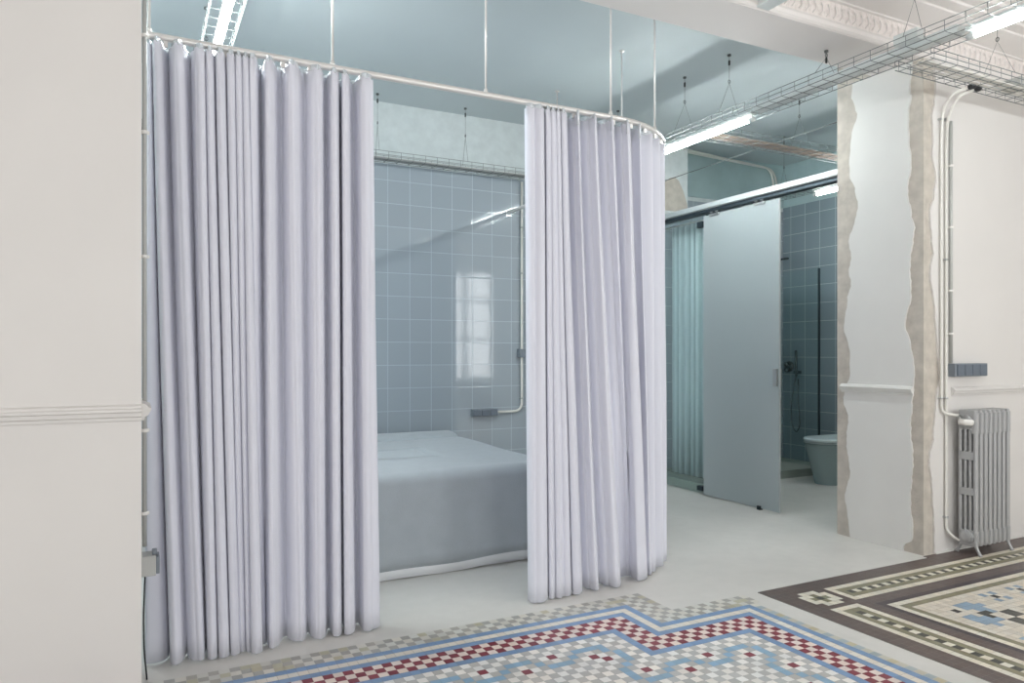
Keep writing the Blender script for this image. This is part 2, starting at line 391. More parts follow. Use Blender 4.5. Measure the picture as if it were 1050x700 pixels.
# ------------------------------------------------------------------ mosaic floors
U = .0375
def mosaic(name, cells, x0, y0, sy, label):
    vs = []; fs = []; cols = []
    g = U*.012
    for (i, j), col in cells.items():
        X0, X1 = x0+i*U+g, x0+(i+1)*U-g
        Ya, Yb = y0+sy*j*U+sy*g, y0+sy*(j+1)*U-sy*g
        if sy < 0: Ya, Yb = Yb, Ya
        b_ = len(vs); vs += [(X0, Ya, .003), (X1, Ya, .003), (X1, Yb, .003), (X0, Yb, .003)]; fs.append((b_, b_+1, b_+2, b_+3))
        k = random.uniform(.97, 1.14); c_ = lin(col); h_ = random.uniform(-.03, .03)
        cols += [(min(1, c_[0]*k*(1+h_)), min(1, c_[1]*k), min(1, c_[2]*k*(1-h_)), 1)]*4
    me = bpy.data.meshes.new(name); me.from_pydata(vs, [], fs); me.materials.append(M['mosaic'])
    ca = me.color_attributes.new('tone', 'FLOAT_COLOR', 'CORNER')
    for k, c_ in enumerate(cols): ca.data[k].color = c_
    o = bpy.data.objects.new(name, me); C.objects.link(o); tag(o, label, None, None, 'structure')
    xs = [v[0] for v in vs]; ys = [v[1] for v in vs]
    return o
BLUE = (120, 148, 182); BLU2 = (136, 168, 192); RED = (126, 44, 58); WHT = (228, 225, 220); GRY = (180, 179, 176)
CRM = (214, 208, 196); GDK = (160, 158, 152); GLT = (200, 198, 190)
def ragged(i):
    r = (i+31) % 8; r = r-8 if r > 4 else r
    return r
def meander_left(i):  # height of the wavy band at column i, left field
    r = abs(ragged(i)); return -5 if r <= 1 else (-4 if r == 2 else -3)
blue_cells = set(); red_cells = set()
for i in range(-110, -25):
    h = meander_left(i)
    blue_cells.add((i, h))
    if ragged(i) == 0: red_cells.add((i, -3))
    if abs(ragged(i)) == 4: red_cells.add((i, -5))
for c_ in [(-25,-4),(-24,-5),(-24,-6),(-24,-7),(-25,-8),(-26,-9),(-26,-10),(-26,-11),(-25,-12),(-24,-12),(-23,-12),(-22,-11),(-21,-10),(-20,-10),(-19,-10),(-18,-11),(-17,-12),(-16,-12),(-15,-12),(-14,-11),(-13,-10),(-12,-10),(-11,-10),(-10,-11),(-25,-3)]: blue_cells.add(c_)
for j in range(-90, -10):
    r = (j+16) % 8; r = r-8 if r > 4 else r
    blue_cells.add(((-12 if abs(r) <= 1 else (-11 if abs(r) == 2 else -10)), j))
    if r == 0: red_cells.add((-10, j))
    if abs(r) == 4 and j < -13: red_cells.add((-12, j))
for c_ in [(-16,-10),(-24,-10),(-20,-12),(-12,-12),(-26,-6)]: red_cells.add(c_)
cells = {}
for i in range(-100, 2):
    for j in range(-75, 10):
        if not ((i < 2 and j < 3) or (i < -10 and j < 10)): continue
        def inside(d): return (i < -d and j < -d) or (i < -14-d and j < 7-d)
        lvl = 0
        while lvl < 8 and inside(lvl): lvl += 1
        par = (i+j) % 2
        if i >= 0 and j < -1:
            if i == 1: continue
            col = (188, 184, 170) if par else (160, 170, 172)
            if (i+j*7) % 5 == 0: col = (186, 178, 150)
        elif lvl == 0:
            col = GDK if par == 0 else GLT
            if random.random() < .12: col = (176, 172, 150)
        elif lvl in (1, 3, 7): col = BLUE
        elif lvl == 2: col = CRM
        elif lvl in (4, 5, 6): col = RED if par == 0 else (222, 208, 198)
        elif (i, j) in red_cells: col = RED
        elif (i, j) in blue_cells: col = BLU2
        else: col = GRY if par == 0 else WHT
        if i == 1 and lvl == 0 and j < 0: continue
        cells[(i, j)] = col
mosaic('floor', cells, 2.6, 2.5905, 1, 'mosaic floor with red chequered border, blue bands and a grey and white field')
BRN = (96, 84, 80); OLV = (132, 128, 104); CR2 = (212, 206, 190); BLK = (62, 60, 60); LBL = (138, 160, 178); DK = (74, 74, 68)
cells = {}
motif = {}
def put(lst, col):
    for a, c_ in lst: motif[(a, c_)] = col
put([(16, 16), (18, 18), (26, 15), (27, 15), (24, 16)][0:1], BLK)
put([(a, c_) for a in (18, 19, 20) for c_ in (15, 16)]+[(19, 17), (21, 16), (20, 17), (17, 19), (16, 18), (15, 18), (16, 19), (16, 20), (15, 19), (20, 18), (18, 20), (17, 20)], LBL)
put([(18, 18), (19, 18)], DK); put([(21, 19), (22, 19), (22, 20), (21, 20)], DK)
put([(25, 14), (27, 14), (27, 16), (25, 16)], LBL); put([(26, 15)], BLK)
put([(31, 14), (33, 14), (33, 16), (31, 16)], LBL); put([(32, 15)], BLK)
put([(a, c_) for a in (24, 25, 26, 27, 28) for c_ in (19, 20, 21) if not (a in (24, 28) and c_ == 19)], (176, 170, 158))
put([(23, 22), (24, 22), (25, 23), (26, 24)], DK)
for (a, c_), v in list(motif.items()): motif.setdefault((c_, a), v)
for i in range(0, 80):
    for k in range(0, 80):      # i along +X, k along -Y
        m_ = min(i, k); big = max(i, k)
        if m_ < 8 and big < 9:
            da, db = abs(i-5), abs(k-5)
            if da+db <= 1: col = OLV if da+db else DK
            elif da <= 2 and db <= 2 and not (da == 2 and db == 2): col = CR2
            else: col = BRN
        elif m_ < 3: col = BRN
        elif m_ in (3, 7) or (big == 9 and m_ < 8): col = CR2
        elif m_ in (4, 6) or (big == 10 and m_ < 8): col = OLV
        elif m_ == 5: col = CR2 if big % 2 == 0 else DK
        elif m_ in (8, 9): col = BRN
        elif m_ == 10: col = (70, 62, 66)
        elif m_ == 11: col = CR2
        elif m_ == 12: col = OLV
        else: col = motif.get((i, k), (206, 198, 184))
        cells[(i, k)] = col
mosaic('floor', cells, 2.77, 2.705, -1, 'dark bordered mosaic floor in front of the radiator')
# grout beds (thin) under the tesserae
b = MB(); b.box(-1.1, 2.6, -.2, 2.5905, .0002, .0018); b.box(-1.1, 2.075, 2.59, 2.8525, .0002, .0018); b.box(2.77, 5.8, -.25, 2.705, .0002, .0018)
struct(b, 'floor_grout', M['grout'])
# continue dark border up to the wall: strip between mosaic and wall_right
b = MB(); b.box(4.13, 5.8, 2.705, 2.738, .0, .003); struct(b, 'floor_edge', mat('brown_tile', BRN, .4, var=.1, scale=30))

# ------------------------------------------------------------------ curtain rail and curtains
RZ = 2.42
AC = (2.2, 3.81); AR = .67; YR = 3.14; L1 = AC[0]; L2 = L1+AR*math.pi/2
def path(s):
    if s <= L1: return Vector((s, YR)), Vector((0, -1))
    if s <= L2:
        a = (s-L1)/AR; n = Vector((math.sin(a), -math.cos(a))); return Vector(AC)+n*AR, n
    return Vector((AC[0]+AR, AC[1]+s-L2)), Vector((1, 0))
def pos(s, off):
    p, n = path(s); return p+n*off
def s_from_px(px, off, s0=0.0, s1=3.0):
    best = None; N = 900; prev = None
    for k in range(N+1):
        s = s0+(s1-s0)*k/N; p = pos(s, off); v = pxx(p.x, p.y)-px
        if prev is not None and prev < 0 <= v: return s
        if best is None or abs(v) < best[0]: best = (abs(v), s)
        prev = v
    return best[1]
def curtain_rows(ctl, ext=[], ntop=2.395, hem=.007, sub=9):
    # ctl: (px_top, off_top, px_bottom, off_bottom); ext: extra (s_top, off, s_bot, off)
    P = []
    for a, oa, c_, oc in ctl: P.append((s_from_px(a, oa), oa, s_from_px(c_, oc), oc))
    for e in ext: P.append(e)
    rows = []; NZ = 26
    wide = {m_ for m_ in range(len(P)-1) if abs(P[m_+1][0]-P[m_][0]) > .034}
    for k in range(NZ+1):
        t = k/NZ; z = ntop+(hem-ntop)*t; w_ = t**1.15; row = []
        for m_ in range(len(P)-1):
            p, q_ = P[m_], P[m_+1]
            for j in range(sub+(1 if m_ == len(P)-2 else 0)):
                u_ = j/sub; e = (1-math.cos(math.pi*u_))/2; e = e if m_ in wide else ((1-(1-u_)**2.2)**.5 if q_[1] > p[1] else 1-(1-u_**2.2)**.5)
                s_ = (p[0]*(1-w_)+p[2]*w_)*(1-u_)+(q_[0]*(1-w_)+q_[2]*w_)*u_
                of = (p[1]*(1-w_)+p[3]*w_)*(1-e)+(q_[1]*(1-w_)+q_[3]*w_)*e
                if min(p[1], q_[1]) > .018 and min(p[3], q_[3]) > .018 and abs(p[1]-q_[1]) < .016:
                    of += min(.016, .38*abs(q_[0]*(1-w_)+q_[2]*w_-p[0]*(1-w_)-p[2]*w_))*math.sin(math.pi*u_)
                v = pos(s_, of+.0018*math.sin(9*t+s_*14))
                dip = -.012*(.5-.5*math.cos(2*math.pi*u_)) if k == 0 else 0
                row.append((v.x, v.y, z+dip))
        rows.append(row)
    return rows
C1 = [(150.5,-.02,149,-.01),(152.5,.01,160,.0),(154.8,-.05,173,-.08),(158,.035,177,.05),(163,.035,184,.045),(172,-.08,192,-.04),(179,.04,202,.05),(185,.04,208.5,.05),(195,-.075,211,-.045),(201,.035,213.5,.05),(207.5,.04,220,.06),
      (209.3,-.04,222,-.03),(211,.03,224.5,.06),(216,.035,232.5,.06),(218.5,-.08,234.3,-.05),(221.5,.035,236.5,.055),(228,.035,243.5,.055),(230.2,-.08,245,-.02),(232.5,.035,246.5,.035),(239,.035,250,.035),(240.5,-.01,251,.0),(241.7,.035,252.5,.05),(246,.035,255.5,.05),(247.3,.0,256.8,.03),(248.5,.035,258.5,.075),(253,.035,267.5,.075),
      (254.2,.0,268.7,.06),(256,.04,270,.0),(260.5,.04,271.5,-.06),(267,-.09,273.5,-.01),(271.5,.035,276,.055),(277,.035,282,.05),(288,-.07,293,-.05),(296,.04,306,.035),(302,.035,311.5,.03),(312,-.045,316,-.045),(322,.035,325,.045),(328,.035,331,.045),(333.5,-.065,337,-.055),
      (339.5,.035,342,.045),(345.5,.03,348.5,.04),(347.6,-.1,350.5,-.08),(350,.03,353,.045),(355,.035,360.5,.045),(362,-.075,366.5,-.065),(370.5,.035,373,.045),(378,.035,381,.045),(381.5,.0,389,.0)]
C2 = [(538,-.02,541,.02),(540,.02,543.5,.055),(548,.022,549,.07),(556.5,.035,560,.06),(558.2,-.03,561.5,.01),(559.3,.03,562.6,.05),(562.4,.03,567.3,.05),(563.5,-.01,568.5,.0),(564.6,.03,569.8,.055),(567.8,.03,576,.055),(568.9,-.01,577.2,.0),(570,.03,578.6,.05),(573,.03,584.8,.05),(574.2,-.02,586,.0),
      (575.3,.03,587.3,.05),(579,.03,595.5,.05),(580.5,-.06,597.5,-.03),(587,-.01,604,.01),(592,.045,611.5,.055),(593.8,-.06,614,-.04),(603,-.01,623,.01),(609.8,.045,632,.06),(611.5,-.06,637,-.06),(621,-.01,643,-.06),(627,.045,646,-.05),(629,-.06,648,-.02),(637,-.01,653,.035),(643,.04,661.5,.045),(645.5,-.05,663,-.03),(655,.025,666.5,.02)]
L = L1
E2 = []
def arc(deg): return L1+AR*math.radians(deg)
tops = [26, 35, 45, 56, 67, 79]; bots = [29, 38.5, 48, 57.5, 68, 79]
pt_, pb_ = 17.5, 20.5
for k in range(len(tops)):
    E2.append((arc((tops[k]+pt_)/2-1.5), -.05, arc((bots[k]+pb_)/2-1.5), -.05))
    E2.append((arc(tops[k]), .012, arc(bots[k]), .012+.006*k))
    pt_, pb_ = tops[k], bots[k]
sl = arc(79)
for k in range(1, 15): E2.append((sl+.055*k, -.05 if k % 2 else .035, sl+.055*k, -.05 if k % 2 else .045))
def make_curtain(ctl, ext, label, s_gl):
    rows = curtain_rows(ctl, ext)
    p0 = rows[-1][len(rows[-1])//2]
    t_ = thing('curtain', (p0[0], p0[1], 0), label, 'curtain', 'lavender curtains on the ceiling rail')
    b = MB(); b.grid(rows); b.build('fabric_panel', M['curtain'], t_, solid=.003, fix=False)
    # stitched hem
    b = MB(); hr = []
    for row in (rows[-1],):
        hr.append([(x, y, z+.05) for x, y, z in row]); hr.append([(x, y, z) for x, y, z in row])
    # lining tape standing just behind the top edge
    top = rows[0]; n_ = len(top); lt = []
    for dz in (.016, -.012, -.06):
        r_ = []
        for k in range(n_):
            p, q_ = Vector(top[max(k-1, 0)][:2]), Vector(top[min(k+1, n_-1)][:2])
            d = (q_-p); nn = Vector((-d.y, d.x)).normalized() if d.length > 1e-6 else Vector((0, 1))
            r_.append((top[k][0]+nn.x*.006, top[k][1]+nn.y*.006, 2.395+dz))
        lt.append(r_)
    b = MB(); b.grid(lt); h_ = b.build('heading_tape', M['lining'], t_, solid=.001, fix=False); h_['label'] = 'shiny white heading tape'
    for s_ in s_gl:
        p, n = path(s_); b = MB(); b.box(p.x-.008, p.x+.008, p.y-.006, p.y+.006, 2.385, RZ-.012); b.build('glider', M['rail_white'], t_)
    return t_
make_curtain(C1, [], 'floor length lavender curtain at the left, hanging from the wall end to the bed opening', [.1+.11*k for k in range(8)])
make_curtain(C2, E2, 'floor length lavender curtain on the right, following the bend of the rail', [1.72+.12*k for k in range(19)])
rt = thing('curtain_rail', (1.5, YR, RZ), 'thin white curtain rail bending round the bed, hung from ceiling rods', 'curtain rail')
b = MB(); pts = []
S_END = L2+(5.68-AC[1])
N = 60; ss = [0.02]+[L1*k/12 for k in range(1, 12)]+[L1+(L2-L1)*k/24 for k in range(25)]+[L2+(S_END-L2)*k/8 for k in range(1, 9)]
pr = []
for s_ in ss:
    p, n = path(s_); pr.append([(p.x+n.x*a, p.y+n.y*a, RZ+z) for a, z in ((-.011, -.011), (.011, -.011), (.014, 0), (.011, .012), (-.011, .012), (-.014, 0), (-.011, -.011))])
b.grid(pr); b.build('rail_profile', M['rail_white'], rt, solid=0)
for s_ in [s_from_px(153, 0), s_from_px(341, 0), s_from_px(498, 0), s_from_px(626, 0), s_from_px(671, 0), L2+.19, L2+1.03]:
    p, n = path(s_); b = MB(); b.tube([(p.x, p.y, RZ+.01), (p.x, p.y, Z2-.004)], .0055, 8)
    b.lathe((p.x, p.y, Z2-.008), [(.018, 0), (.018, .007)], 'z', 14); b.lathe((p.x, p.y, RZ+.008), [(.011, 0), (.009, .02)], 'z', 10)
    b.build('hanging_rod', M['rail_white'], rt)

# ------------------------------------------------------------------ bed
bx0, bx1, by0, by1, bh = .25, 2.25, 3.72, 5.25, .555
bed = thing('bed', ((bx0+bx1)/2, (by0+by1)/2, 0), 'low double bed under a grey blue coverlet reaching almost to the floor', 'bed')
b = MB(); b.box(bx0+.03, bx1-.03, by0+.03, by1-.0, .0, .30); b.build('bed_base', M['sheet'], bed, bevel=.01)
def drape(name, x0, x1, y0, y1, zt, zb, r, m, skirt_wave, inset=0):
    # profile across: from back to front top, round over, then down
    b = MB(); rows = []
    nx = 46; xs = [x0+(x1-x0)*k/nx for k in range(nx+1)]
    # ring approach: rounded rect rings from the top centre outwards and down
    def ring(ins, z, wav=0, hemv=0):
        pts = []; n_ = 26; rr = max(.004, .07-ins)
        X0, X1, Y0, Y1 = x0+ins, x1-ins, y0+ins, y1-ins
        cs = [((X0+rr, Y0+rr), math.pi, X1-X0-2*rr, (1, 0)), ((X1-rr, Y0+rr), 1.5*math.pi, Y1-Y0-2*rr, (0, 1)), ((X1-rr, Y1-rr), 0, X1-X0-2*rr, (-1, 0)), ((X0+rr, Y1-rr), .5*math.pi, Y1-Y0-2*rr, (0, -1))]
        for (cx, cy), a0, L_, d in cs:
            for j in range(7):
                a = a0+math.pi/2*j/6; pts.append((cx+rr*math.cos(a), cy+rr*math.sin(a)))
            ex, ey = cx+rr*math.cos(a0+math.pi/2), cy+rr*math.sin(a0+math.pi/2)
            for j in range(1, n_): pts.append((ex+d[0]*L_*j/n_, ey+d[1]*L_*j/n_))
        out = []; mcx, mcy = (x0+x1)/2, (y0+y1)/2
        for k, (x, y) in enumerate(pts):
            w1 = wav*(math.sin(x*4.1+y*3.0)+.6*math.sin(x*9.3-y*7+1))
            out.append((x+(w1 if abs(x-mcx) > (x1-x0)/2-.09 else 0), y-(w1 if abs(y-mcy) > (y1-y0)/2-.09 else 0), z+hemv*(math.sin(x*3.2+.6)+.35*math.sin(x*11))))
        return out+[out[0]]
    def topz(x, y): return .004*math.sin(x*5+y*3)+.003*math.sin(x*2-y*7)
    R = []
    for ins in (.6, .5, .3, .2, .12, .09): R.append([(x, y, zt+topz(x, y)*(0 if ins > .1 else .5)) for x, y, z in ring(ins, zt)])
    for j in range(0, 6):
        a = math.pi/2*j/5; R.append([(x, y, z+topz(x, y)*(1-j/5)) for x, y, z in ring(r*(1-math.sin(a)), zt-r*(1-math.cos(a)))])
    for j in range(1, 9):
        u_ = j/8; R.append(ring(0, (zt-r)*(1-u_)+zb*u_, skirt_wave*u_, .010*u_ if j == 8 else 0))
    b.grid(R); inner = R[0][:-1]; b.add(inner, [tuple(range(len(inner)))], False)
    return b.build(name, m, bed, solid=.006, fix=True)
o = drape('white_under_sheet', bx0+.008, bx1-.008, by0+.012, by1, bh-.01, .012, .05, M['sheet'], 0)
o = drape('coverlet', bx0, bx1, by0, by1, bh, .062, .055, M['coverlet'], .004)
b = MB(); pr = []
for k in range(19):
    a = math.pi*k/18; pr.append((5.42-.17*math.cos(a)*1.0, .50+.085*math.sin(a)**.6))
pr.append((5.59, .2)); pr.append((5.25, .2)); b.extrude(pr, 'x', bx0, bx1-.02, smooth=False)
o = b.build('bolster', M['coverlet'], bed, bevel=.01); o['label'] = 'long grey blue bolster along the tiled wall'
b = MB(); b.box(bx0, bx1-.05, 5.26, 5.62, 0, .2); b.build('bed_base', M['sheet'], bed)

# ------------------------------------------------------------------ cable trays with tubes
def tray(name, axis, c0, a0, a1, z, wdt, label, hangers, ztops, step=.1, group=None, cross=None):
    # axis 'y': tray runs along y at x=c0 ; axis 'x': along x at y=c0
    P = (lambda l, a, zz: (c0+l, a, zz)) if axis == 'y' else (lambda l, a, zz: (a, c0+l, zz))
    t_ = thing(name, P(0, (a0+a1)/2, z), label, 'cable tray', group)
    b = MB(); h = .055; r = .0022; w2 = wdt/2
    for l in (-w2, w2):
        for zz in (0, .028, h): b.tube([P(l, a0, z+zz), P(l, a1, z+zz)], r if zz else r*1.2, 5)
    for l in (-w2/3, w2/3): b.tube([P(l, a0, z), P(l, a1, z)], r, 5)
    k = a0+.03
    while k < a1:
        b.tube([P(-w2, k, z+h), P(-w2, k, z), P(w2, k, z), P(w2, k, z+h)], r*.9, 5); k += step
    b.build('wire_basket', M['zinc_wire'], t_)
    for hk, zt in zip(hangers, ztops):
        b = MB(); zj = min(zt-.04, z+.27)
        b.tube([P(-w2, hk-.005, z+h), P(0, hk, zj), P(w2, hk+.005, z+h)], .0013, 5)
        b.tube([P(0, hk, zj), P(0, hk, zt)], .0013, 5)
        for k in range(12):
            a = 2*math.pi*k/12; a2 = 2*math.pi*(k+1)/12
            b.tube([P(.009*math.cos(a), hk, zj+.012+.012*math.sin(a)), P(.009*math.cos(a2), hk, zj+.012+.012*math.sin(a2))], .0022, 5, caps=False)
        q_ = P(0, hk, zt-.012)
        b.lathe(q_, [(.012, 0), (.012, .011)], 'z', 10)
        hw = b.build('suspension_wire', M['dark_steel'], t_)
        b = MB(); b.lathe(P(0, hk, zt-.075), [(.003, 0), (.0065, .004), (.0065, .03), (.003, .036)], 'z', 8)
        b.build('turnbuckle', M['black'], hw)
    return t_, P
def tube_light(P, a0, a1, z, label, l=0, housing=True, group='fluorescent tubes under the trays'):
    t_ = thing('tube_light', P(l, (a0+a1)/2, z), label, 'light', group)
    b = MB(); b.tube([P(l, a0+.02, z), P(l, a1-.02, z)], .0135, 14); b.build('tube', M['tube'], t_)
    for a, d in ((a0, .035), (a1-.035, .035)):
        b = MB(); b.tube([P(l, a, z), P(l, a+d, z)], .017, 12); p = P(l, a+d/2, z)
        b.tube([p, (p[0], p[1], p[2]+.032)], .006, 8); b.build('lamp_holder', M['trunk'], t_)
    if housing:
        b = MB(); q0 = P(l-.022, a0, z+.024); q1 = P(l+.022, a1, z+.05)
        b.box(min(q0[0], q1[0]), max(q0[0], q1[0]), min(q0[1], q1[1]), max(q0[1], q1[1]), q0[2], q1[2]); b.build('housing', M['trunk'], t_, bevel=.002)
    return t_
XM = 3.55; ZT = 2.745
tm, PM = tray('cable_tray', 'y', XM, .55, 5.6, ZT, .2, 'long wire cable tray crossing the room under the beam, carrying tube lights', [1.3, 1.95, 2.40, 2.94, 3.72, 4.17, 5.0], [ZF, ZF, ZF, 2.95, Z2, Z2, Z2])
tube_light(PM, 3.5, 4.72, ZT-.03, 'lit fluorescent tube beyond the beam, above the sliding door')
tube_light(PM, .92, 2.13, ZT-.03, 'lit fluorescent tube near the top right corner of the photo')
b = MB(); b.box(XM-.035, XM+.035, 2.16, 3.47, ZT+.004, ZT+.042); o = b.build('cable_trunking', M['trunk'], bevel=.002)
tag(o, 'white closed trunking lying in the tray between the two tube lights', 'trunking')
b = MB(); b.box(XM-.085, XM-.03, 2.33, 2.46, ZT+.03, ZT+.085); o = b.build('junction_box', M['trunk'], bevel=.003)
tag(o, 'grey junction box clipped to the main tray where the two trays meet', 'junction box')
tr, PR = tray('cable_tray', 'x', 2.5, 3.68, 8.0, ZT-.005, .2, 'wire cable tray running right above the radiator wall', [4.45, 5.6], [ZF, ZF])
b = MB(); b.box(4.55, 4.68, 2.43, 2.57, ZT+.01, ZT+.06); o = b.build('junction_box', M['conduit_grey'], bevel=.003)
tag(o, 'grey junction box in the tray above the radiator wall, near the right edge', 'junction box')
b = MB()
for k, l in enumerate((-.05, -.03, .0, .035)): b.tube([(3.72+.1*q, 2.5+l+.004*math.sin(q+k*2), ZT+.006) for q in range(42)], .006, 6)
o = b.build('tray_cable', M['conduit_white'], tr)
tb, PB = tray('cable_tray', 'x', 5.52, -.3, 3.35, 2.70, .13, 'wire cable tray along the top of the tiled wall behind the bed', [.16, .91, 1.66, 2.40, 3.14], [Z2]*5)
b = MB(); b.box(-.25, 3.3, 5.49, 5.55, 2.705, 2.72); b.build('tray_cable', M['conduit_grey'], tb)
tl, PL = tray('cable_tray', 'y', .36, 3.2, 5.42, ZT, .14, 'wire cable tray over the bed at the top left, behind the curtain rail', [3.6, 4.6], [Z2, Z2])
tube_light(PL, 3.22, 4.42, ZT-.03, 'lit fluorescent tube at the top left above the curtain')
tc, PC = tray('cable_tray', 'x', 4.06, 3.68, 6.1, 2.765, .18, 'wire cable tray with brown cables crossing above the bathroom', [4.6, 5.5], [Z2, Z2])
for l, r in ((-.03, .010), (-.005, .012), (.022, .010)):
    pass
b = MB(); brown = mat('brown_cable', (150, 132, 120), .6, var=.15, scale=30)
for l, r in ((-.05, .009), (-.028, .011), (0, .012), (.026, .011), (.05, .009)):
    b.tube([(3.66+.05*k, 4.06+l+.004*math.sin(k*1.7+l*90), 2.765+r+.002) for k in range(49)], r, 7)
o = b.build('cable_bundle', brown, tc); o['label'] = 'bundle of brownish cables'
td, PD = tray('cable_tray', 'y', 5.35, 3.4, 5.3, 2.64, .14, 'short wire cable tray inside the bathroom', [3.8, 4.9], [Z2, Z2])
tube_light(PD, 3.42, 4.56, 2.605, 'lit fluorescent tube inside the bathroom behind the dividing wall')

# ------------------------------------------------------------------ conduits, sockets
def clip(b, p, axis, r):
    if axis == 'z': b.lathe((p[0], p[1], p[2]-.006), [(r+.003, 0), (r+.003, .012)], 'z', 10)
def conduit(name, pts, r, m, label, clips=[], group=None, rad=.08, conn=None, cm=None):
    t_ = thing(name, pts[0], label, 'conduit', group)
    b = MB(); b.tube(bend(pts, rad), r, 10); b.build('pipe', m, t_)
    for (x, y, z) in clips:
        b = MB(); b.lathe((x, y, z-.006), [(r+.004, 0), (r+.004, .012)], 'z', 12); b.box(x-.016, x+.016, y, y+r+.004, z-.005, z+.005); b.build('pipe_clip', cm or M['steel'], t_)
    if conn:
        b = MB(); b.lathe(conn, [(r+.006, -.015), (r+.009, -.008), (r+.009, .012), (r+.005, .02)], 'y', 8); b.build('cable_gland', M['black'], t_)
    return t_
yw = 2.738
def onwall(px, py): p = plane_pt(px, py, Y=yw-.014); return p
xa = onwall(965.5, 300)[0]; xb = onwall(970.5, 300)[0]; xc = onwall(975.5, 300)[0]
yp = yw-.012
radx = 4.394
zA = onwall(966, 424)[2]; zB = onwall(968, 545)[2]
conduit('conduit', [(4.30, 2.57, 2.742), (4.24, 2.63, 2.72), (xa, yp-.01, 2.66), (xa, yp, 2.50), (xa, yp, zA), (radx-.02, yp-.05, zA-.01)], .0085, M['conduit_white'],
        'white heating pipe beside the wall edge, bending to the valve at the radiator top', [(xa, yp, onwall(965, 122)[2]), (xa, yp, onwall(965, 408)[2])], conn=(4.30, 2.555, 2.742))
conduit('conduit', [(4.36, 2.57, 2.742), (4.29, 2.63, 2.71), (xb, yp-.01, 2.62), (xb, yp, 2.46), (xb, yp, zB), (radx-.02, yp-.05, zB-.05)], .0085, M['conduit_white'],
        'white heating pipe running lower, bending to the foot of the radiator', [(xb, yp, onwall(970, 122)[2]), (xb, yp, onwall(970, 266)[2]), (xb, yp, onwall(970, 408)[2]), (xb, yp, onwall(970, 530)[2])], conn=(4.36, 2.555, 2.742))
conduit('conduit', [(xc, yp, 2.60), (xc, yp, onwall(975, 372)[2])], .010, M['conduit_grey'],
        'grey straight conduit coming down to the socket strip above the radiator', [(xc, yp, onwall(975, y)[2]) for y in (170, 233, 298, 342)], cm=M['valve'])
# socket strip above radiator
p0 = onwall(975, 386); p1 = onwall(1007.5, 386); z0 = p0[2]; z1 = onwall(975, 372.5)[2]
st = thing('socket_strip', ((p0[0]+p1[0])/2, yw, z0), 'grey four gang socket strip on the white wall above the radiator', 'socket')
b = MB(); b.box(p0[0]-.005, p1[0], yw-.045, yw, z0, z1); b.build('back_box', M['socket_grey'], st, bevel=.003)
wd = (p1[0]-p0[0]-.02)/4
for k in range(4):
    b = MB(); xx = p0[0]+.008+wd*k; b.box(xx+.003, xx+wd-.003, yw-.052, yw-.044, z0+.006, z1-.006); b.build('socket_module', M['socket_face'], st, bevel=.002)
# on the tiled wall
yt = 5.69
def ont(px, py): return plane_pt(px, py, Y=yt-.02)
q0 = ont(483.5, 427); q1 = ont(509, 418.5)
st = thing('socket_strip', ((q0[0]+q1[0])/2, yt, q0[2]), 'dark grey socket strip low on the blue grey tiles beside the bed', 'socket')
b = MB(); b.box(q0[0], q1[0], yt-.05, yt, q0[2], q1[2]); b.build('back_box', M['socket_grey'], st, bevel=.003)
for k in range(3):
    ww = (q1[0]-q0[0])/3; b = MB(); b.box(q0[0]+ww*k+.006, q0[0]+ww*(k+1)-.006, yt-.058, yt-.049, q0[2]+.008, q1[2]-.008); b.build('socket_module', M['socket_face'], st, bevel=.002)
xp = ont(535, 300)[0]; zs = (q0[2]+q1[2])/2
conduit('conduit', [(xp, yt-.02, 2.70), (xp, yt-.02, zs), (q1[0], yt-.02, zs)], .011, M['conduit_white'], 'cream conduit on the tiled wall, turning at the bottom into the socket strip', [(xp, yt-.02, ont(535, 408)[2]), (xp, yt-.02, 1.9), (xp, yt-.02, 2.3)])
b = MB(); jz = ont(535, 362)[2]; b.box(xp-.036, xp+.036, yt-.055, yt-.0, jz-.036, jz+.036); o = b.build('junction_box', M['socket_grey'], bevel=.004)
tag(o, 'small square dark grey box on the tiled wall halfway down the conduit', 'junction box')
# left wall end: pipe and socket box
xl = .026; yl = 2.97
conduit('conduit', [(xl, yl, 2.94), (xl, yl, .50)], .008, M['conduit_grey'], 'grey vertical conduit on the end of the left wall beside the curtain', [(xl, yl, z) for z in (2.35, 2.0, 1.55, .92, .62)], cm=M['valve'])
st = thing('socket_box', (.04, 2.96, .40), 'grey surface socket box low on the end of the left wall', 'socket')
b = MB(); b.box(.015, .062, 2.91, 3.0, .405, .475); b.build('back_box', M['conduit_grey'], st, bevel=.003)
b = MB(); b.box(.062, .074, 2.915, 2.995, .41, .47); b.box(.05, .066, 2.93, 2.98, .475, .488); b.build('socket_module', M['socket_grey'], st, bevel=.002)
conduit('conduit', [(xl+.002, yl, .41), (xl-.004, yl-.01, .25), (xl-.002, yl+.01, .12), (xl+.008, yl+.03, .004)], .003, M['black'], 'thin dark cable dropping from the socket box to the floor', rad=.05)
# bathroom ceiling conduits
for k, d in enumerate((0, .05)):
    conduit('conduit', [(3.62, 5.15-d, 2.80), (4.3, 5.3-d, 3.10), (4.75, 5.6-d, 3.17), (6.02-d, 5.655-d*.2, 3.15), (6.08-d, 5.655, 2.95), (6.08-d, 5.655, 2.45)], .011, M['conduit_white'],
            ['pale conduit looping under the bathroom ceiling, the one nearer the end wall', 'pale conduit looping under the bathroom ceiling, the inner of two'][k], rad=.16)
b = MB(); b.tube([(4.262, 3.36, 2.78), (4.262, 5.49, 2.76)], .0028, 6); o = b.build('steel_cable', M['zinc_wire'])
tag(o, 'thin taut wire above the sliding door, running back to the pier', 'wire')

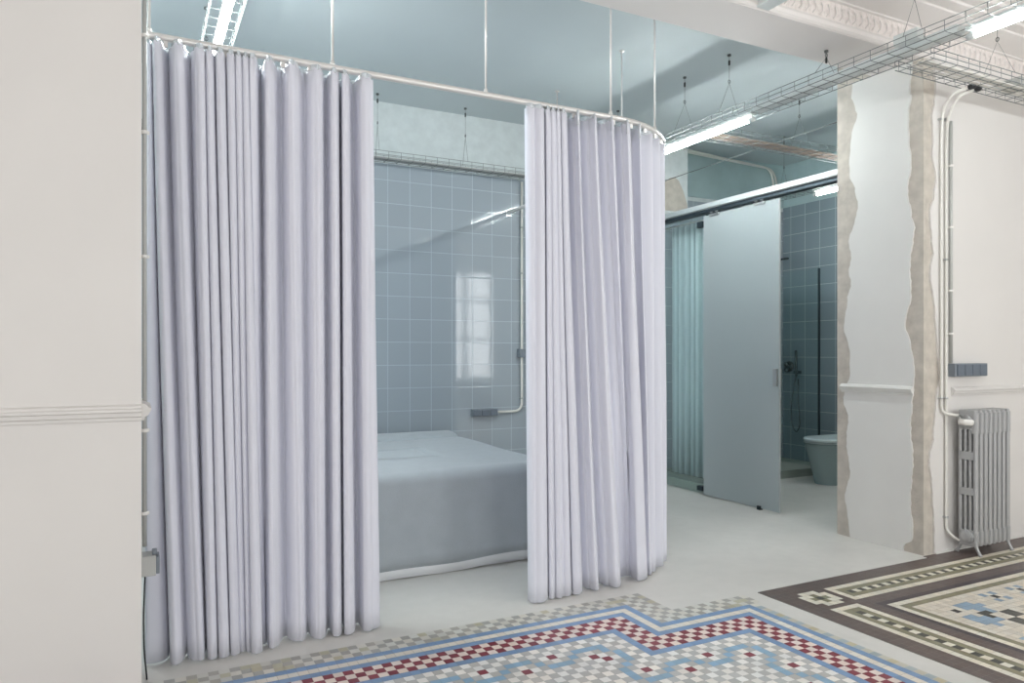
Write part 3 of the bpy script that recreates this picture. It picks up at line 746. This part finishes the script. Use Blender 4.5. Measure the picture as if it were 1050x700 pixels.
# ------------------------------------------------------------------ sliding glass partition
XD = 4.26
pt = thing('door_track', (XD, 4.5, 2.37), 'aluminium overhead track of the glass partition with a dark underside', 'door track')
b = MB(); b.box(XD-.035, XD+.045, 3.35, 5.68, 2.40, 2.45); b.box(XD-.05, XD-.03, 3.35, 5.68, 2.403, 2.42); b.build('track_profile', M['alu'], pt, bevel=.002)
b = MB(); b.box(XD-.025, XD+.04, 3.35, 5.68, 2.372, 2.40); b.build('lower_channel', M['dark_track'], pt, bevel=.002)
dr = thing('sliding_door', (XD, 4.34, 0), 'frosted glass sliding door leaf standing half open', 'door')
b = MB(); b.box(XD-.006, XD+.004, 3.943, 4.757, .012, 2.352); b.build('frosted_pane', M['frosted'], dr)
b = MB(); b.box(XD-.008, XD+.006, 3.937, 3.944, .012, 2.352); b.build('edge_strip', M['alu'], dr)
b = MB(); b.box(XD-.03, XD-.006, 3.95, 3.985, .955, 1.085); b.box(XD+.004, XD+.028, 3.95, 3.985, .955, 1.085); b.build('handle', M['steel'], dr, bevel=.004)
for y in (4.13, 4.62):
    b = MB(); b.box(XD-.02, XD-.006, y-.055, y+.055, 2.338, 2.356); b.lathe((XD-.024, y-.03, 2.372), [(.013, 0), (.013, .012)], 'x', 12); b.lathe((XD-.024, y+.03, 2.372), [(.013, 0), (.013, .012)], 'x', 12)
    b.build('roller_carriage', M['steel'], dr)
b = MB(); b.box(XD-.02, XD+.012, 4.12, 4.15, 0, .03); o = b.build('floor_guide', M['dark_track']); tag(o, 'small dark guide on the floor under the sliding door', 'door guide')
fx = thing('glass_panel', (XD+.03, 5.2, 0), 'clear fixed glass panel behind the curtain bend, left of the sliding door', 'glass panel')
b = MB(); b.box(XD+.024, XD+.034, 4.76, 5.68, .006, 2.372); b.build('pane', M['glass'], fx)
b = MB(); b.box(XD+.020, XD+.038, 4.75, 4.762, .006, 2.372); b.build('edge_strip', M['dark_track'], fx)
for z in (2.27, .03):
    b = MB(); b.box(XD+.008, XD+.05, 4.79, 4.86, z, z+.05 if z > 1 else z+.04); b.build('clamp', M['dark_track'], fx, bevel=.003)
b = MB(); b.box(XD+.07, XD+.26, 4.5, 5.68, 0, .075); o = b.build('curb', M['curb'], bevel=.004); tag(o, 'low grey green kerb behind the glass under the bathroom curtain', 'kerb')
bc = []; nn = 22*6
for z in (2.36, 1.6, .8, .1):
    r_ = []
    for k in range(nn+1):
        y = 5.40-.85*k/nn; ph = 2*math.pi*k/12
        r_.append((4.45+.028*math.sin(ph)+.008*math.sin(ph*.37), y+.006*math.sin(2*ph), z))
    bc.append(r_)
t_ = thing('shower_curtain', (4.45, 5.0, .1), 'pale pleated curtain seen through the clear glass panel', 'curtain')
b = MB(); b.grid(bc); b.build('fabric_panel', M['bath_curtain'], t_, solid=.002, fix=False)
b = MB(); b.tube([(4.45, 4.3, 2.372), (4.45, 5.68, 2.372)], .009, 8); b.build('curtain_rod', M['rail_white'], t_)

# ------------------------------------------------------------------ bathroom things
tt = thing('toilet', (5.72, 4.68, 0), 'back to wall toilet with closed lid, half hidden by the dividing wall', 'toilet')
def dshape(x0, x1, hw, yc, z, n=20):   # rounded front towards -x
    pts = []
    for k in range(n+1):
        a = math.pi/2+math.pi*k/n
        pts.append((x0+(hw*1.15)+hw*1.15*math.cos(a), yc+hw*math.sin(a), z))
    pts.append((x1, yc-hw*.96, z)); pts.append((x1, yc+hw*.96, z)); return pts
b = MB(); R = []
for z, x0, hw in ((0, 5.555, .118), (.02, 5.55, .12), (.1, 5.53, .13), (.25, 5.485, .155), (.35, 5.455, .172), (.375, 5.445, .178)):
    p = dshape(x0, 6.19, hw, 4.68, z); R.append(p+[p[0]])
b.grid(R); b.add(R[0][:-1], [tuple(range(len(R[0])-1))]); b.add(R[-1][:-1], [tuple(range(len(R[0])-1))])
b.build('bowl', M['toilet'], tt)
for nm, z0, z1, e in (('seat_ring', .380, .392, .004), ('lid', .396, .425, .006)):
    b = MB(); R = []
    for z, s_ in ((z0, .004), (z0+.004, 0), (z1-.008, 0), (z1-.002, .006), (z1, .014)):
        p = dshape(5.438+s_, 6.0-s_, .182-s_, 4.68, z); R.append(p+[p[0]])
    b.grid(R); b.add(R[0][:-1], [tuple(range(len(R[0])-1))]); b.add(R[-1][:-1], [tuple(range(len(R[0])-1))])
    b.build(nm, M['toilet_lid'], tt)
b = MB(); b.box(4.6, 6.2, 5.05, 5.69, 0, .075); o = struct(b, 'floor_shower', M['curb'], 'raised shower floor')
ys = MB(); gs = thing('shower_screen', (6.0, 5.35, .075), 'clear shower screen with dark front edge behind the toilet', 'shower screen')
b = MB(); b.box(5.996, 6.004, 5.06, 5.69, .075, 2.04); b.build('pane', M['glass'], gs)
b = MB(); b.box(5.99, 6.01, 5.05, 5.062, .075, 2.04); b.build('edge_strip', M['dark_track'], gs)
sx = 6.2
mx_ = thing('shower_mixer', (sx, 5.60, 1.05), 'chrome round shower mixer on the bathroom tiles', 'shower mixer')
b = MB(); b.lathe((sx-.012, 5.60, 1.06), [(.055, 0), (.055, .012)], 'x', 24); b.build('wall_plate', M['chrome'], mx_)
b = MB(); b.lathe((sx-.07, 5.60, 1.085), [(.02, 0), (.022, .058)], 'x', 16); b.lathe((sx-.07, 5.60, 1.02), [(.02, 0), (.022, .058)], 'x', 16); b.build('knob', M['chrome'], mx_)
hs = thing('hand_shower', (sx, 5.46, 1.0), 'chrome hand shower with hose looping down beside the mixer', 'hand shower')
b = MB(); b.tube([(sx-.05, 5.47, .96), (sx-.055, 5.47, 1.23)], .012, 10); b.build('handle', M['chrome'], hs)
b = MB(); b.box(sx-.06, sx, 5.445, 5.50, .985, 1.015); b.build('wall_bracket', M['chrome'], hs, bevel=.004)
b = MB(); hp = [(sx-.05, 5.47, .96), (sx-.05, 5.50, .85), (sx-.05, 5.54, .62), (sx-.05, 5.53, .45), (sx-.05, 5.47, .36), (sx-.05, 5.42, .44), (sx-.05, 5.44, .65), (sx-.03, 5.46, .93)]
b.tube(bend(hp, .09, 8), .006, 8); b.build('hose', M['chrome'], hs)
sh = thing('shower_fixture', (6.1, 5.69, 2.2), 'small chrome shower arm high on the bathroom tiles', 'shower arm')
b = MB(); b.lathe((6.12, 5.67, 2.2), [(.03, 0), (.03, .02)], 'y', 16); b.tube([(6.12, 5.67, 2.2), (6.12, 5.55, 2.2)], .011, 10); b.build('arm', M['chrome'], sh)

# ------------------------------------------------------------------ radiator
RX0, RX1, RY0, RY1, RZT = 4.392, 4.757, 2.590, 2.702, .862
rd = thing('radiator', ((RX0+RX1)/2, (RY0+RY1)/2, 0), 'silver painted cast iron column radiator on feet by the white wall', 'radiator')
NS = 8; PW = (RX1-RX0)/NS
def section():
    b = MB(); hw = PW*.31; cy = (RY0+RY1)/2; D = RY1-RY0; z0, z1 = .055, RZT
    # four vertical columns with three slots between; slots broken by webs
    yc = [RY0+D*(k+.5)/4 for k in range(4)]; cw = D/4*.30
    for k, y in enumerate(yc):
        e0 = RY0 if k == 0 else y-cw; e1 = RY1 if k == 3 else y+cw
        hwid = hw if k in (0, 3) else hw*.8
        b.extrude([(-hwid*.62, e0), (hwid*.62, e0), (hwid, e0+(e1-e0)*.3), (hwid, e1-(e1-e0)*.3), (hwid*.62, e1), (-hwid*.62, e1), (-hwid, e1-(e1-e0)*.3), (-hwid, e0+(e1-e0)*.3)], 'z', z0+.05, z1-.05)
    for za, zb in ((z0, z0+.095), (.355, .40), (.565, .615), (z1-.115, z1)):
        t_ = .012 if za in (z0, z1-.115) else .003
        b.extrude([(-hw*.7, RY0+.004), (hw*.7, RY0+.004), (hw, RY0+.014), (hw, RY1-.014), (hw*.7, RY1-.004), (-hw*.7, RY1-.004), (-hw, RY1-.014), (-hw, RY0+.014)], 'z', za, zb)
    # fuller rounded heads at top and bottom of front columns
    for zc in (z0+.06, z1-.085):
        b.extrude([(-hw*.7, RY0-.003), (hw*.7, RY0-.003), (hw*1.08, RY0+.01), (hw*1.08, RY0+.03), (-hw*1.08, RY0+.03), (-hw*1.08, RY0+.01)], 'z', zc-.055 if zc > .5 else zc-.05, zc+.07 if zc > .5 else zc+.03)
    # connecting nipples
    b.lathe((-PW/2, cy, z0+.055), [(.022, 0), (.026, PW)], 'x', 14); b.lathe((-PW/2, cy, z1-.055), [(.026, 0), (.026, PW)], 'x', 14)
    return b
sb = section()
sb.v = [(x+RX0+PW/2, y, z) for x, y, z in sb.v]
s0 = sb.build('section', M['radiator'], rd, bevel=.004)
for k in range(1, NS):
    c_ = s0.copy(); C.objects.link(c_); c_.parent = rd; c_.location = s0.location+Vector((PW*k, 0, 0))
def leg(x, y, fy):
    b = MB(); b.tube([(x, y, .09), (x, y, .07), (x, y+fy*.006, .045), (x, y+fy*.022, .016), (x, y+fy*.028, 0.002)], [.016, .014, .009, .009, .013], 10); return b.build('leg', M['radiator'], rd)
for x in (RX0+PW/2, RX1-PW/2):
    leg(x, RY0+.012, -1); leg(x, RY1-.014, 1)
b = MB(); b.lathe((RX0-.012, RY0+.05, .115), [(.02, -.012), (.034, -.008), (.034, 0), (.04, .002), (.04, .014)], 'x', 20, smooth=False); b.build('end_plug', M['radiator'], rd)
b = MB(); b.lathe((RX0-.008, RY0+.055, RZT-.07), [(.038, 0), (.038, .014)], 'x', 20); b.build('end_collar', M['radiator'], rd)
b = MB(); b.tube([(RX0-.03, RY0+.075, RZT-.07), (RX0-.03, RY0+.0, RZT-.07)], [.019, .017], 16); o = b.build('thermostat_knob', M['valve'], rd); o['label'] = 'white valve knob'
b = MB(); b.tube([(radx-.02, yp-.05, zA-.01), (RX0-.03, RY0+.07, RZT-.07), (RX0+.005, RY0+.055, RZT-.07)], .011, 10); b.build('valve_body', M['steel'], rd)
b = MB(); b.lathe((RX1-.004, RY0+.03, .115), [(.006, 0), (.01, .01), (.006, .02)], 'x', 10); b.build('bleed_screw', M['dark_track'], rd)
